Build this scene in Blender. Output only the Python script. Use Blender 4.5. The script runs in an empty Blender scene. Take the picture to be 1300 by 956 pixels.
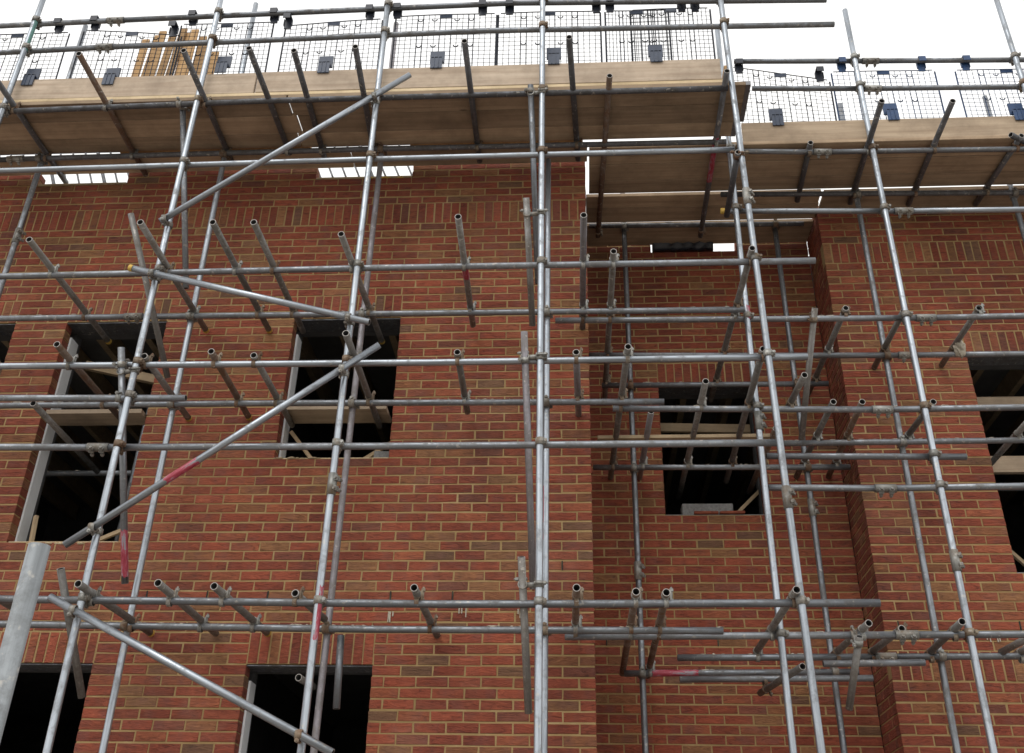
import bpy, bmesh, math, random
from mathutils import Vector, Matrix, noise
random.seed(11)
C = bpy.context.scene.collection
SC = bpy.context.scene

# ---------------------------------------------------------------- camera
cam = bpy.data.objects.new('camera', bpy.data.cameras.new('camera'))
C.objects.link(cam)
CR = ((0.9979789, 0.0134375, 0.0621099), (0.0603829, -0.5050847, -0.8609549), (0.0198017, 0.8629652, -0.5048753))
cam.matrix_world = Matrix(CR).to_4x4()
cam.location = (0, 0, 1.545)
cam.data.sensor_width = 36
cam.data.lens = 36.41
cam.data.shift_y = -44.5 / 1300
cam.data.clip_end = 1500
SC.camera = cam
SC.render.resolution_x, SC.render.resolution_y = 1024, 753

# ---------------------------------------------------------------- sky, sun, exposure
w = bpy.data.worlds.new('World'); SC.world = w; w.use_nodes = True
nt = w.node_tree; bgn = nt.nodes['Background']
sky = nt.nodes.new('ShaderNodeTexSky'); sky.sky_type = 'NISHITA'; sky.sun_disc = False
SUN_EL, SUN_AZ = math.radians(48), math.radians(200)     # azimuth clockwise from +Y: sun behind the camera, a little left
sky.sun_elevation = SUN_EL; sky.sun_rotation = SUN_AZ
sky.air_density = 1.0; sky.dust_density = 6.0; sky.ozone_density = 1.0
hs = nt.nodes.new('ShaderNodeHueSaturation'); hs.inputs['Saturation'].default_value = 0.22
nt.links.new(sky.outputs[0], hs.inputs['Color'])
# an even layer of white cloud over the clear sky, thicker and thinner in broad soft patches
ct = nt.nodes.new('ShaderNodeTexCoord'); cn = nt.nodes.new('ShaderNodeTexNoise'); cn.inputs['Scale'].default_value = 1.6; cn.inputs['Detail'].default_value = 4
nt.links.new(ct.outputs['Generated'], cn.inputs['Vector'])
cr = nt.nodes.new('ShaderNodeValToRGB'); cr.color_ramp.elements[0].color = (.80, .80, .80, 1); cr.color_ramp.elements[1].color = (1, .985, .955, 1)
cr.color_ramp.elements[0].position = .35; cr.color_ramp.elements[1].position = .62
nt.links.new(cn.outputs[0], cr.inputs[0])
cs = nt.nodes.new('ShaderNodeVectorMath'); cs.operation = 'SCALE'; cs.inputs['Scale'].default_value = 8.0; nt.links.new(cr.outputs[0], cs.inputs[0])
cm = nt.nodes.new('ShaderNodeMix'); cm.data_type = 'RGBA'; cm.inputs[0].default_value = .85
nt.links.new(hs.outputs[0], cm.inputs[6]); nt.links.new(cs.outputs[0], cm.inputs[7]); nt.links.new(cm.outputs[2], bgn.inputs['Color'])
bgn.inputs['Strength'].default_value = 0.15
sl = bpy.data.lights.new('sun', 'SUN'); sl.energy = 0.5; sl.angle = math.radians(25); sl.color = (1, .97, .93)
so = bpy.data.objects.new('sun', sl); C.objects.link(so)
d = Vector((math.sin(SUN_AZ) * math.cos(SUN_EL), math.cos(SUN_AZ) * math.cos(SUN_EL), math.sin(SUN_EL)))
so.rotation_euler = d.to_track_quat('Z', 'Y').to_euler(); so.location = d * 60
vs = SC.view_settings; vs.view_transform = 'Standard'; vs.look = 'None'; vs.gamma = 1; vs.use_curve_mapping = False
vs.exposure = 0.40

# ---------------------------------------------------------------- materials
def mat(name):
    m = bpy.data.materials.new(name); m.use_nodes = True
    t = m.node_tree; return m, t, t.nodes['Principled BSDF']
def N(t, typ, **kw):
    n = t.nodes.new('ShaderNode' + typ)
    for k, v in kw.items():
        if k in n.inputs: n.inputs[k].default_value = v
        else: setattr(n, k, v)
    return n
def ramp(t, stops, interp='LINEAR'):
    r = t.nodes.new('ShaderNodeValToRGB'); e = r.color_ramp; e.interpolation = interp
    while len(e.elements) < len(stops): e.elements.new(0.5)
    for el, (p, c) in zip(e.elements, stops):
        el.position = p; el.color = (*c, 1) if len(c) == 3 else c
    return r
def mix(t, a, b, f, mode='MIX'):
    m = t.nodes.new('ShaderNodeMix'); m.data_type = 'RGBA'; m.blend_type = mode
    for s, v in ((m.inputs[0], f), (m.inputs[6], a), (m.inputs[7], b)):
        if isinstance(v, bpy.types.NodeSocket): t.links.new(v, s)
        elif isinstance(v, (int, float)): s.default_value = v
        else: s.default_value = (*v, 1)
    return m.outputs[2]
def bump(t, bs, h, strength, dist, prev=None):
    b = N(t, 'Bump', Strength=strength, Distance=dist); t.links.new(h, b.inputs['Height'])
    if prev: t.links.new(prev, b.inputs['Normal'])
    t.links.new(b.outputs[0], bs.inputs['Normal']); return b.outputs[0]
def vmath(t, op, a, b):
    v = t.nodes.new('ShaderNodeVectorMath'); v.operation = op
    for s, x in ((v.inputs[0], a), (v.inputs[1], b)):
        if isinstance(x, bpy.types.NodeSocket): t.links.new(x, s)
        else: s.default_value = x
    return v.outputs[0]

def brick_mat():
    m, t, bs = mat('handmade_brick')
    g = N(t, 'NewGeometry'); tc = N(t, 'TexCoord')
    off = N(t, 'Combine' + 'XYZ'); 
    wn = N(t, 'TexWhiteNoise', noise_dimensions='1D'); t.links.new(g.outputs['Random Per Island'], wn.inputs['W'])
    sc = vmath(t, 'SCALE', wn.outputs['Color'], (0, 0, 0)); sc.node.inputs['Scale'].default_value = 40
    co = vmath(t, 'ADD', tc.outputs['Object'], sc)
    base = ramp(t, [(0.0, (0.217, 0.049, 0.025)), (.20, (0.249, 0.059, 0.030)), (.40, (0.228, 0.056, 0.028)), (.56, (0.196, 0.045, 0.024)),
                    (.67, (0.254, 0.074, 0.035)), (.81, (0.217, 0.085, 0.037)), (.885, (0.228, 0.105, 0.046)), (.94, (0.170, 0.054, 0.033)), (.975, (0.148, 0.074, 0.040))], 'CONSTANT')
    t.links.new(g.outputs['Random Per Island'], base.inputs[0])
    hv = N(t, 'HueSaturation'); t.links.new(base.outputs[0], hv.inputs['Color'])
    mr = N(t, 'MapRange'); mr.inputs[3].default_value = .86; mr.inputs[4].default_value = 1.16
    t.links.new(wn.outputs['Value'], mr.inputs[0]); t.links.new(mr.outputs[0], hv.inputs['Value'])
    st = vmath(t, 'MULTIPLY', co, (10, 10, 42))
    n1 = N(t, 'TexNoise', Scale=1.0, Detail=6.0, Roughness=.62, Distortion=1.3); t.links.new(st, n1.inputs['Vector'])
    r1 = ramp(t, [(.30, (.42, .40, .42)), (.44, (.9, .88, .88)), (.54, (1.05, 1.05, 1.05)), (.70, (1.35, 1.45, 1.4))]); t.links.new(n1.outputs[0], r1.inputs[0])
    c1 = mix(t, hv.outputs[0], r1.outputs[0], .85, 'MULTIPLY')
    n2 = N(t, 'TexNoise', Scale=7.0, Detail=4.0); t.links.new(co, n2.inputs['Vector'])
    r2 = ramp(t, [(.5, (0, 0, 0)), (.72, (1, 1, 1))]); t.links.new(n2.outputs[0], r2.inputs[0])
    c2 = mix(t, c1, (.145, .062, .055), r2.outputs[0]); c2.node.inputs[0].default_value = .5
    f = N(t, 'Math', operation='MULTIPLY'); t.links.new(r2.outputs[0], f.inputs[0]); f.inputs[1].default_value = .45
    t.links.new(f.outputs[0], c2.node.inputs[0])
    # pale mortar smears and dust over the whole wall
    n3 = N(t, 'TexNoise', Scale=1.1, Detail=7.0, Roughness=.7); t.links.new(tc.outputs['Object'], n3.inputs['Vector'])
    r3 = ramp(t, [(.50, (0, 0, 0)), (.85, (.35, .35, .35))]); t.links.new(n3.outputs[0], r3.inputs[0])
    c3 = mix(t, c2, (.33, .20, .13), r3.outputs[0])
    n5 = N(t, 'TexNoise', Scale=.9, Detail=6.0, Roughness=.65); t.links.new(vmath(t, 'MULTIPLY', tc.outputs['Object'], (1.6, 1.6, .55)), n5.inputs['Vector'])
    r5 = ramp(t, [(.34, (.70, .68, .66)), (.50, (1, 1, 1)), (.68, (1.12, 1.10, 1.06))]); t.links.new(n5.outputs[0], r5.inputs[0])
    c3 = mix(t, c3, r5.outputs[0], 1.0, 'MULTIPLY')
    t.links.new(c3, bs.inputs['Base Color']); bs.inputs['Roughness'].default_value = .9
    n4 = N(t, 'TexNoise', Scale=90.0, Detail=4.0, Roughness=.7); t.links.new(co, n4.inputs['Vector'])
    p = bump(t, bs, n1.outputs[0], 1.0, .014); bump(t, bs, n4.outputs[0], .5, .0025, p)
    t.nodes.remove(off)
    return m
def mortar_mat():
    m, t, bs = mat('buff_mortar'); tc = N(t, 'TexCoord')
    n = N(t, 'TexNoise', Scale=3.0, Detail=8.0, Roughness=.7); t.links.new(tc.outputs['Object'], n.inputs['Vector'])
    r = ramp(t, [(.3, (.24, .155, .063)), (.55, (.33, .225, .100)), (.75, (.43, .32, .17))]); t.links.new(n.outputs[0], r.inputs[0])
    t.links.new(r.outputs[0], bs.inputs['Base Color']); bs.inputs['Roughness'].default_value = .95
    n2 = N(t, 'TexNoise', Scale=160.0, Detail=3.0); t.links.new(tc.outputs['Object'], n2.inputs['Vector'])
    bump(t, bs, n2.outputs[0], .6, .003)
    return m
def steel(name, base, dirt, amt, metal=.55, rough=.45, red=None):
    m, t, bs = mat(name); tc = N(t, 'TexCoord'); oi = N(t, 'ObjectInfo')
    rv = vmath(t, 'SCALE', oi.outputs['Random'], (0, 0, 0))
    rc = N(t, 'CombineXYZ'); t.links.new(oi.outputs['Random'], rc.inputs[0]); t.links.new(oi.outputs['Random'], rc.inputs[2])
    sc = vmath(t, 'SCALE', rc.outputs[0], (0, 0, 0)); sc.node.inputs['Scale'].default_value = 37
    co = vmath(t, 'ADD', tc.outputs['Object'], sc)
    stc = vmath(t, 'MULTIPLY', co, (34, 34, 2.2))
    n1 = N(t, 'TexNoise', Scale=1.0, Detail=7.0, Roughness=.65); t.links.new(stc, n1.inputs['Vector'])
    r1 = ramp(t, [(.28, tuple(c * .55 for c in base)), (.48, base), (.72, tuple(min(1, c * 1.45) for c in base))]); t.links.new(n1.outputs[0], r1.inputs[0])
    n2 = N(t, 'TexNoise', Scale=9.0, Detail=8.0, Roughness=.72, Distortion=.4); t.links.new(co, n2.inputs['Vector'])
    r2 = ramp(t, [(max(0, .62 - amt * .35), (0, 0, 0)), (.80 - amt * .25, (1, 1, 1))]); t.links.new(n2.outputs[0], r2.inputs[0])
    c = mix(t, r1.outputs[0], dirt, r2.outputs[0])
    n3 = N(t, 'TexNoise', Scale=30.0, Detail=5.0); t.links.new(co, n3.inputs['Vector'])
    r3 = ramp(t, [(.63, (0, 0, 0)), (.69, (.6, .6, .6))]); t.links.new(n3.outputs[0], r3.inputs[0])
    c = mix(t, c, (.42, .40, .36), r3.outputs[0])
    hv = N(t, 'HueSaturation'); t.links.new(c, hv.inputs['Color'])
    mr = N(t, 'MapRange'); mr.inputs[3].default_value = .78; mr.inputs[4].default_value = 1.2
    t.links.new(oi.outputs['Random'], mr.inputs[0]); t.links.new(mr.outputs[0], hv.inputs['Value'])
    t.links.new(hv.outputs[0], bs.inputs['Base Color'])
    iv = N(t, 'Math', operation='MULTIPLY_ADD'); t.links.new(r2.outputs[0], iv.inputs[0]); iv.inputs[1].default_value = -metal * .85; iv.inputs[2].default_value = metal
    t.links.new(iv.outputs[0], bs.inputs['Metallic'])
    ir = N(t, 'Math', operation='MULTIPLY_ADD'); t.links.new(r2.outputs[0], ir.inputs[0]); ir.inputs[1].default_value = .4; ir.inputs[2].default_value = rough
    t.links.new(ir.outputs[0], bs.inputs['Roughness'])
    bump(t, bs, n2.outputs[0], .25, .003)
    t.nodes.remove(rv.node)
    return m
def wood(name, dark, light, scale=1.0, axis=0, dirt=.0):
    m, t, bs = mat(name); tc = N(t, 'TexCoord'); oi = N(t, 'ObjectInfo')
    rc = N(t, 'CombineXYZ'); [t.links.new(oi.outputs['Random'], rc.inputs[i]) for i in range(3)]
    sc = vmath(t, 'SCALE', rc.outputs[0], (0, 0, 0)); sc.node.inputs['Scale'].default_value = 23
    co = vmath(t, 'ADD', tc.outputs['Object'], sc)
    k = [26, 26, 26]; k[axis] = 1.1
    st = vmath(t, 'MULTIPLY', co, tuple(v * scale for v in k))
    n1 = N(t, 'TexNoise', Scale=1.0, Detail=6.0, Roughness=.6, Distortion=.6); t.links.new(st, n1.inputs['Vector'])
    r = ramp(t, [(.28, dark), (.5, tuple((a + b) / 2 for a, b in zip(dark, light))), (.72, light)]); t.links.new(n1.outputs[0], r.inputs[0])
    n2 = N(t, 'TexNoise', Scale=2.6, Detail=7.0, Roughness=.7); t.links.new(co, n2.inputs['Vector'])
    r2 = ramp(t, [(.42, (0, 0, 0)), (.75, (.75, .75, .75))]); t.links.new(n2.outputs[0], r2.inputs[0])
    c = mix(t, r.outputs[0], tuple(v * .55 for v in dark), r2.outputs[0])
    vo = N(t, 'TexVoronoi', Scale=2.3); t.links.new(vmath(t, 'MULTIPLY', co, tuple(1.0 if i != axis else .45 for i in range(3))), vo.inputs['Vector'])
    r3 = ramp(t, [(.025, (.9, .9, .9)), (.05, (0, 0, 0))]); t.links.new(vo.outputs['Distance'], r3.inputs[0])
    c = mix(t, c, tuple(v * .3 for v in dark), r3.outputs[0])
    hv = N(t, 'HueSaturation'); t.links.new(c, hv.inputs['Color'])
    mr = N(t, 'MapRange'); mr.inputs[3].default_value = .72; mr.inputs[4].default_value = 1.2
    t.links.new(oi.outputs['Random'], mr.inputs[0]); t.links.new(mr.outputs[0], hv.inputs['Value'])
    t.links.new(hv.outputs[0], bs.inputs['Base Color']); bs.inputs['Roughness'].default_value = .85
    bump(t, bs, n1.outputs[0], .35, .003)
    return m
def plain(name, col, rough=.7, metal=0, nscale=14, var=.35, bmp=.3):
    m, t, bs = mat(name); tc = N(t, 'TexCoord')
    n = N(t, 'TexNoise', Scale=nscale, Detail=7.0, Roughness=.7); t.links.new(tc.outputs['Object'], n.inputs['Vector'])
    r = ramp(t, [(.3, tuple(c * (1 - var) for c in col)), (.5, col), (.72, tuple(min(1, c * (1 + var)) for c in col))]); t.links.new(n.outputs[0], r.inputs[0])
    t.links.new(r.outputs[0], bs.inputs['Base Color']); bs.inputs['Roughness'].default_value = rough; bs.inputs['Metallic'].default_value = metal
    if bmp: bump(t, bs, n.outputs[0], bmp, .004)
    return m
def worn_red():
    m, t, bs = mat('worn_red_tape'); tc = N(t, 'TexCoord')
    st = vmath(t, 'MULTIPLY', tc.outputs['Object'], (30, 30, 7))
    n = N(t, 'TexNoise', Scale=1.0, Detail=8.0, Roughness=.75); t.links.new(st, n.inputs['Vector'])
    r = ramp(t, [(.40, (.25, .018, .035)), (.50, (.36, .05, .08)), (.56, (.30, .22, .25)), (.62, (.25, .27, .30))]); t.links.new(n.outputs[0], r.inputs[0])
    t.links.new(r.outputs[0], bs.inputs['Base Color']); bs.inputs['Roughness'].default_value = .5; return m
M = dict(
    brick=brick_mat(), mortar=mortar_mat(),
    bright=steel('galvanised_bright', (.32, .35, .385), (.17, .175, .18), .28, .8, .36),
    post=steel('galvanised_post', (.20, .215, .225), (.12, .125, .125), .45, .25, .6),
    dull=steel('galvanised_weathered', (.20, .215, .235), (.13, .125, .12), .45, .75, .40),
    rusty=steel('tube_rusty', (.17, .14, .12), (.13, .07, .04), .8, .4, .6),
    violet=steel('tube_stained', (.235, .222, .240), (.17, .155, .145), .55, .5, .5),
    trans=steel('galvanised_grimy', (.225, .222, .215), (.135, .118, .10), .65, .6, .48),
    dark=steel('galvanised_dark_backlit', (.13, .135, .15), (.075, .07, .065), .6, .6, .5),  # backlit shade put into the colour of top-deck tubes; plates and trusses share it
    clamp=steel('clamp_rusty', (.21, .175, .13), (.13, .06, .03), .65, .4, .6),
    clampz=steel('clamp_zinc', (.25, .25, .235), (.15, .105, .065), .45, .5, .5),
    inner=plain('tube_bore', (.02, .02, .02), .9, 0, 20, .3, 0),
    rim=plain('cut_steel', (.33, .31, .29), .6, .3, 60, .4, 0),
    cap=plain('yellow_plastic_cap', (.55, .36, .07), .6, 0, 40, .3),
    red=worn_red(),
    crust=plain('dried_mortar', (.40, .36, .29), .95, 0, 60, .3),
    deck=wood('scaffold_board_timber', (.27, .19, .12), (.45, .335, .225), .8),
    toe=wood('toe_board_timber', (.36, .275, .20), (.53, .435, .335)),
    toe2=wood('brown_toe_board', (.27, .20, .135), (.42, .33, .235)),
    band=plain('board_end_band', (.20, .20, .21), .5, .6, 30),
    ply=wood('pale_plywood', (.50, .38, .22), (.66, .54, .36)),
    stud=wood('sawn_timber', (.34, .25, .15), (.50, .38, .24)),
    green=plain('green_paint', (.10, .22, .20), .5, .2, 30, .5),
    orange=wood('orange_pine', (.36, .21, .09), (.54, .35, .17), 1.0, 2),
    white=plain('white_cavity_closer', (.74, .76, .78), .55, 0, 5, .06, .1),
    block=plain('concrete_block', (.20, .20, .195), .95, 0, 40, .35, .6),
    slab=plain('concrete_slab', (.12, .12, .12), .95, 0, 3, .25),  # concrete colour lowered to deepen the shade inside the rooms
    inblock=plain('blockwork_shade_darkened', (.07, .07, .072), .95, 0, 6, .3),  # grey block coloured darker so the rooms behind the openings look unlit
    navy=plain('dark_plastic_mesh', (.012, .016, .028), .5, 0, 20, .3, 0),
    tongue=plain('blue_grey_plastic', (.035, .05, .085), .5, 0, 20, .3, 0),
    blue=plain('blue_plastic_mesh', (.02, .055, .14), .5, 0, 20, .3, 0),
    vent=plain('black_vent', (.01, .01, .01), .7, 0, 20, .2, 0),
    sheet=plain('black_plastic_sheet', (.018, .02, .028), .35, 0, 5, .5),
    ground=plain('dusty_ground', (.30, .27, .235), .95, 0, .6, .3),
)

# ---------------------------------------------------------------- mesh helpers
def mesh_obj(name, bm, mats, parent=None, M0=None, smooth=False):
    me = bpy.data.meshes.new(name)
    bm.normal_update(); bm.to_mesh(me); bm.free()
    for m in (mats if isinstance(mats, (list, tuple)) else [mats]): me.materials.append(m)
    if smooth:
        for p in me.polygons: p.use_smooth = True
    o = bpy.data.objects.new(name, me); C.objects.link(o)
    place(o, parent, M0)
    return o
def world(o):
    m = o.matrix_basis.copy(); p = o.parent
    while p: m = p.matrix_basis @ m; p = p.parent
    return m
def place(o, parent, M0):
    M0 = M0 or Matrix.Identity(4)
    if parent:
        o.parent = parent; o.matrix_basis = world(parent).inverted() @ M0
    else: o.matrix_basis = M0
def tag(o, label=None, cat=None, group=None, kind=None):
    for k, v in (('label', label), ('category', cat), ('group', group), ('kind', kind)):
        if v: o[k] = v
    return o
def empty(name, loc, label=None, cat=None, group=None):
    o = bpy.data.objects.new(name, None); C.objects.link(o); o.matrix_basis = Matrix.Translation(loc)
    return tag(o, label, cat, group)
def box(bm, lo, hi, mi=0, jit=0.0):
    v = []
    for x in (lo[0], hi[0]):
        for y in (lo[1], hi[1]):
            for z in (lo[2], hi[2]):
                v.append(bm.verts.new((x + random.uniform(-jit, jit), y + random.uniform(-jit, jit), z + random.uniform(-jit, jit))))
    for f in ((0, 1, 3, 2), (4, 6, 7, 5), (0, 4, 5, 1), (2, 3, 7, 6), (0, 2, 6, 4), (1, 5, 7, 3)):
        q = bm.faces.new([v[i] for i in f]); q.material_index = mi
    return v
def boxobj(name, lo, hi, m, parent=None, bev=.0, jit=0.0):
    """box with its own origin at its centre"""
    c = Vector([(a + b) / 2 for a, b in zip(lo, hi)])
    bm = bmesh.new(); box(bm, Vector(lo) - c, Vector(hi) - c, 0, jit)
    if bev: bmesh.ops.bevel(bm, geom=bm.edges[:], offset=bev, segments=1, affect='EDGES')
    return mesh_obj(name, bm, m, parent, Matrix.Translation(c))
def stick(name, a, b, wd, th, m, parent=None):
    """a sawn length from a to b"""
    a, b = Vector(a), Vector(b); d = (b - a); L = d.length
    X = d.normalized(); Z = Vector((0, 0, 1)) - X * X.z; Z = Z.normalized() if Z.length > .1 else Vector((0, -1, 0)); Y = Z.cross(X)
    R = Matrix((X, Y, Z)).transposed().to_4x4(); R.translation = (a + b) / 2
    bm = bmesh.new(); box(bm, (-L / 2, -wd / 2, -th / 2), (L / 2, wd / 2, th / 2))
    bmesh.ops.bevel(bm, geom=bm.edges[:], offset=.002, segments=1, affect='EDGES')
    return mesh_obj(name, bm, m, parent, R)
def ring(bm, r, z, n, jit=0):
    return [bm.verts.new((r * math.cos(6.28318 * i / n), r * math.sin(6.28318 * i / n), z)) for i in range(n)]
def bridge(bm, a, b, mi=0, sm=True):
    n = len(a)
    for i in range(n):
        f = bm.faces.new((a[i], a[(i + 1) % n], b[(i + 1) % n], b[i])); f.material_index = mi; f.smooth = sm
RO, RI = .02415, .0198
def frame_from(a, b):
    Z = (b - a).normalized()
    ref = Vector((0, 0, 1)) if abs(Z.z) < .9 else Vector((0, -1, 0))
    X = ref.cross(Z).normalized(); Y = Z.cross(X)
    R = Matrix((X, Y, Z)).transposed().to_4x4(); R.translation = a
    return R
def tube(name, pts, m, parent, n=18, bend=.0):
    """open-ended hollow steel tube along a nearly straight line of points"""
    pts = [Vector(p) for p in pts]; a, b = pts[0], pts[-1]
    R = frame_from(a, b); RV = R.inverted(); loc = [RV @ p for p in pts]
    L = (b - a).length; bm = bmesh.new(); D = min(.16, L * .45)
    ph = random.uniform(0, 6.28)
    zs = sorted({round(L * i / max(1, int(L / .8)), 4) for i in range(max(1, int(L / .8)) + 1)} | {round(p.z, 4) for p in loc[1:-1]} | {0.0, round(L, 4)})
    keep = [zs[0]]
    for z in zs[1:-1]:
        if z - keep[-1] > .03 and zs[-1] - z > .03: keep.append(z)
    zs = keep + [zs[-1]]
    def c(z):
        s = bend * math.sin(math.pi * z / L); v = Vector((s * math.cos(ph), s * math.sin(ph), 0))
        for p, q in zip(loc, loc[1:]):
            if p.z - 1e-3 <= z <= q.z + 1e-3:
                t = (z - p.z) / max(1e-6, q.z - p.z); v += Vector((p.x + (q.x - p.x) * t, p.y + (q.y - p.y) * t, 0)); break
        return v
    prev = None
    for i, z in enumerate(zs):
        r = ring(bm, RO, z, n); cc = c(z)
        for v in r: v.co += cc
        if prev: bridge(bm, prev, r)
        else: first = r
        prev = r
    last = prev
    for end, z, dz in ((first, 0, D), (last, L, -D)):
        i1 = ring(bm, RI, z, n); i2 = ring(bm, RI, z + dz, n); cc = c(z + dz)
        for v in i2: v.co += cc
        if dz > 0: bridge(bm, i1, end, 1, False); bridge(bm, i2, i1, 2)
        else: bridge(bm, end, i1, 1, False); bridge(bm, i1, i2, 2)
        f = bm.faces.new(i2 if dz < 0 else i2[::-1]); f.material_index = 2
    return mesh_obj(name, bm, [m, M['rim'], M['inner']], parent, R)
def cyl(bm, p, q, r, n=10, mi=0, sm=True, r2=None):
    p, q = Vector(p), Vector(q); R = frame_from(p, q); L = (q - p).length
    a = ring(bm, r, 0, n); b = ring(bm, r2 or r, L, n)
    for v in a + b: v.co = R @ v.co
    bridge(bm, a, b, mi, sm)
    bm.faces.new(a[::-1]).material_index = mi; bm.faces.new(b).material_index = mi
def band(bm, axis, c, r0, r1, wd, n=16, gap=None, mi=0):
    """a clamp band round an axis ('x' or 'y') through c"""
    def pt(r, t, s):
        u, v = r * math.cos(t), r * math.sin(t)
        return Vector((s, u, v)) + c if axis == 'x' else Vector((u, s, v)) + c
    rows = []
    for r, s in ((r0, -wd / 2), (r1, -wd / 2), (r1, wd / 2), (r0, wd / 2)):
        rows.append([bm.verts.new(pt(r, 6.28318 * i / n, s)) for i in range(n)])
    for k in range(4): bridge(bm, rows[k], rows[(k + 1) % 4], mi, k == 1)
def bolt(bm, p, q, mi=0):
    p, q = Vector(p), Vector(q); d = (q - p).normalized()
    cyl(bm, p, q, .0065, 8, mi)
    cyl(bm, q - d * .028, q - d * .010, .0135, 6, mi, False)
    cyl(bm, p - d * .004, p + d * .006, .011, 8, mi, False)
def coupler_mesh(kind, d=.050):
    """local frame: first tube along X through the origin, second along Y through z = .0483+"""
    bm = bmesh.new()
    if kind == 'double':
        band(bm, 'x', Vector((0, 0, 0)), .0238, .0320, .048); band(bm, 'y', Vector((0, 0, d)), .0238, .0320, .048)
        box(bm, (-.022, -.022, .0235), (.022, .022, .0275))
        box(bm, (-.016, .026, -.022), (.016, .046, -.010)); box(bm, (-.016, .026, .004), (.016, .046, .016))
        bolt(bm, (0, .037, -.03), (0, .037, .062))
        box(bm, (-.046, -.016, d - .018), (-.026, .016, d - .006)); box(bm, (-.046, -.016, d + .006), (-.026, .016, d + .018))
        bolt(bm, (-.037, 0, d + .026), (-.037, 0, d - .062))
    elif kind == 'putlog':
        band(bm, 'x', Vector((0, 0, 0)), .0238, .0285, .032); band(bm, 'y', Vector((0, 0, d)), .0238, .0280, .028)
        box(bm, (-.014, .024, -.026), (.014, .034, .040)); box(bm, (-.020, -.018, .022), (.020, .018, .028))
        bolt(bm, (0, .036, .03), (0, .036, -.050))
    elif kind == 'swivel':
        band(bm, 'x', Vector((0, 0, 0)), .0238, .0300, .040); band(bm, 'y', Vector((0, 0, d)), .0238, .0300, .040)
        cyl(bm, (0, 0, .022), (0, 0, max(.028, d - .022)), .017, 12)
        bolt(bm, (0, -.037, .024), (0, -.037, -.056)); bolt(bm, (.037, 0, d - .024), (.037, 0, d + .056))
    me = bpy.data.meshes.new(kind + '_coupler'); bm.normal_update(); bm.to_mesh(me); bm.free(); return me
CM = {}
for kd in ('double', 'putlog', 'swivel'):
    for mk in ('clamp', 'clampz'):
        me = coupler_mesh(kd); me.materials.append(M[mk]); CM[kd, mk] = me
def add_coupler(kind, parent, p, u, q, v, mk, dist=.05):
    """clamp between a tube through p along u and a tube through q along v"""
    z = (q - p); z = z.normalized() if z.length > 1e-4 else u.cross(v).normalized()
    x = (u - z * u.dot(z)).normalized(); y = z.cross(x)
    if y.dot(v) < 0: x, y = -x, -y
    R = Matrix((x, y, z)).transposed().to_4x4(); R.translation = p
    me = CM[kind, mk]
    if kind == 'swivel' or dist > .06: me = coupler_mesh('swivel', dist); me.materials.append(M[mk])
    o = bpy.data.objects.new('coupler', me); C.objects.link(o); place(o, parent, R)
    return o
def sleeve(parent, p, u, side=None, mk='clampz'):
    bm = bmesh.new(); L = .15
    s = side or Vector((random.uniform(-.3, .3), -.55, -.8)); s = (s - u * s.dot(u)).normalized(); y = u.cross(s)
    rows = []
    n = 18
    for r, z in ((.0243, -L / 2), (.0305, -L / 2), (.0305, L / 2), (.0243, L / 2)):
        rows.append([bm.verts.new((r * math.cos(6.28318 * i / n), r * math.sin(6.28318 * i / n), z)) for i in range(n)])
    for k in range(4): bridge(bm, rows[k], rows[(k + 1) % 4], 0, k == 1)
    for z in (-.036, .036):
        box(bm, (.024, -.016, z - .017), (.047, -.004, z + .017)); box(bm, (.024, .004, z - .017), (.047, .016, z + .017))
        bolt(bm, (.037, -.024, z), (.037, .052, z))
    R = Matrix((s, y, u)).transposed().to_4x4(); R.translation = p
    if R.determinant() < 0: R = Matrix((s, -y, u)).transposed().to_4x4(); R.translation = p
    return mesh_obj('sleeve_coupler', bm, M[mk], parent, R)
def collar(name, parent, a, b, m, t=.0006, n=18):
    L = (b - a).length; bm = bmesh.new(); r = RO + t
    rows = [ring(bm, r * (1 if i % 2 else 1.0), L * i / 6, n) for i in range(7)]
    for i, row in enumerate(rows):
        if i in (0, 6):
            for v in row: v.co.z += random.uniform(-.012, .012)
    for i in range(6): bridge(bm, rows[i], rows[i + 1])
    return mesh_obj(name, bm, m, parent, frame_from(a, b))
def end_cap(parent, p, u):
    bm = bmesh.new(); r0 = ring(bm, .0262, -.028, 16); r1 = ring(bm, .0262, .002, 16); r2 = ring(bm, .021, .006, 16)
    bridge(bm, r0, r1); bridge(bm, r1, r2); bm.faces.new(r2)
    return mesh_obj('end_cap', bm, M['cap'], parent, frame_from(p, p + u))
def crust(parent, a, b, dens):
    """dried mortar droppings lying along the top of a tube: low irregular lumps"""
    bm = bmesh.new(); L = (b - a).length; u = (b - a) / L; nn = int(L * 22 * dens)
    up = (Vector((0, 0, 1)) - u * u.z).normalized(); side = u.cross(up)
    for i in range(nn):
        s = random.uniform(.02, L - .02)
        if noise.noise(Vector((s * 1.3, a.x * 3.1, a.z * 5))) < -.08: continue
        ang = random.gauss(0, .35); rr = random.uniform(.005, .013)
        c = a + u * s + (up * math.cos(ang) + side * math.sin(ang)) * (RO - .002)
        v = bmesh.ops.create_icosphere(bm, subdivisions=1, radius=rr)['verts']
        st = random.uniform(1, 3.0)
        for q in v:
            l = q.co + Vector((random.uniform(-1, 1), random.uniform(-1, 1), random.uniform(-1, 1))) * rr * .3
            q.co = c + u * l.x * st + side * l.y + up * l.z * .6
    if not bm.verts: bm.free(); return
    return mesh_obj('mortar_droppings', bm, M['crust'], parent)
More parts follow.
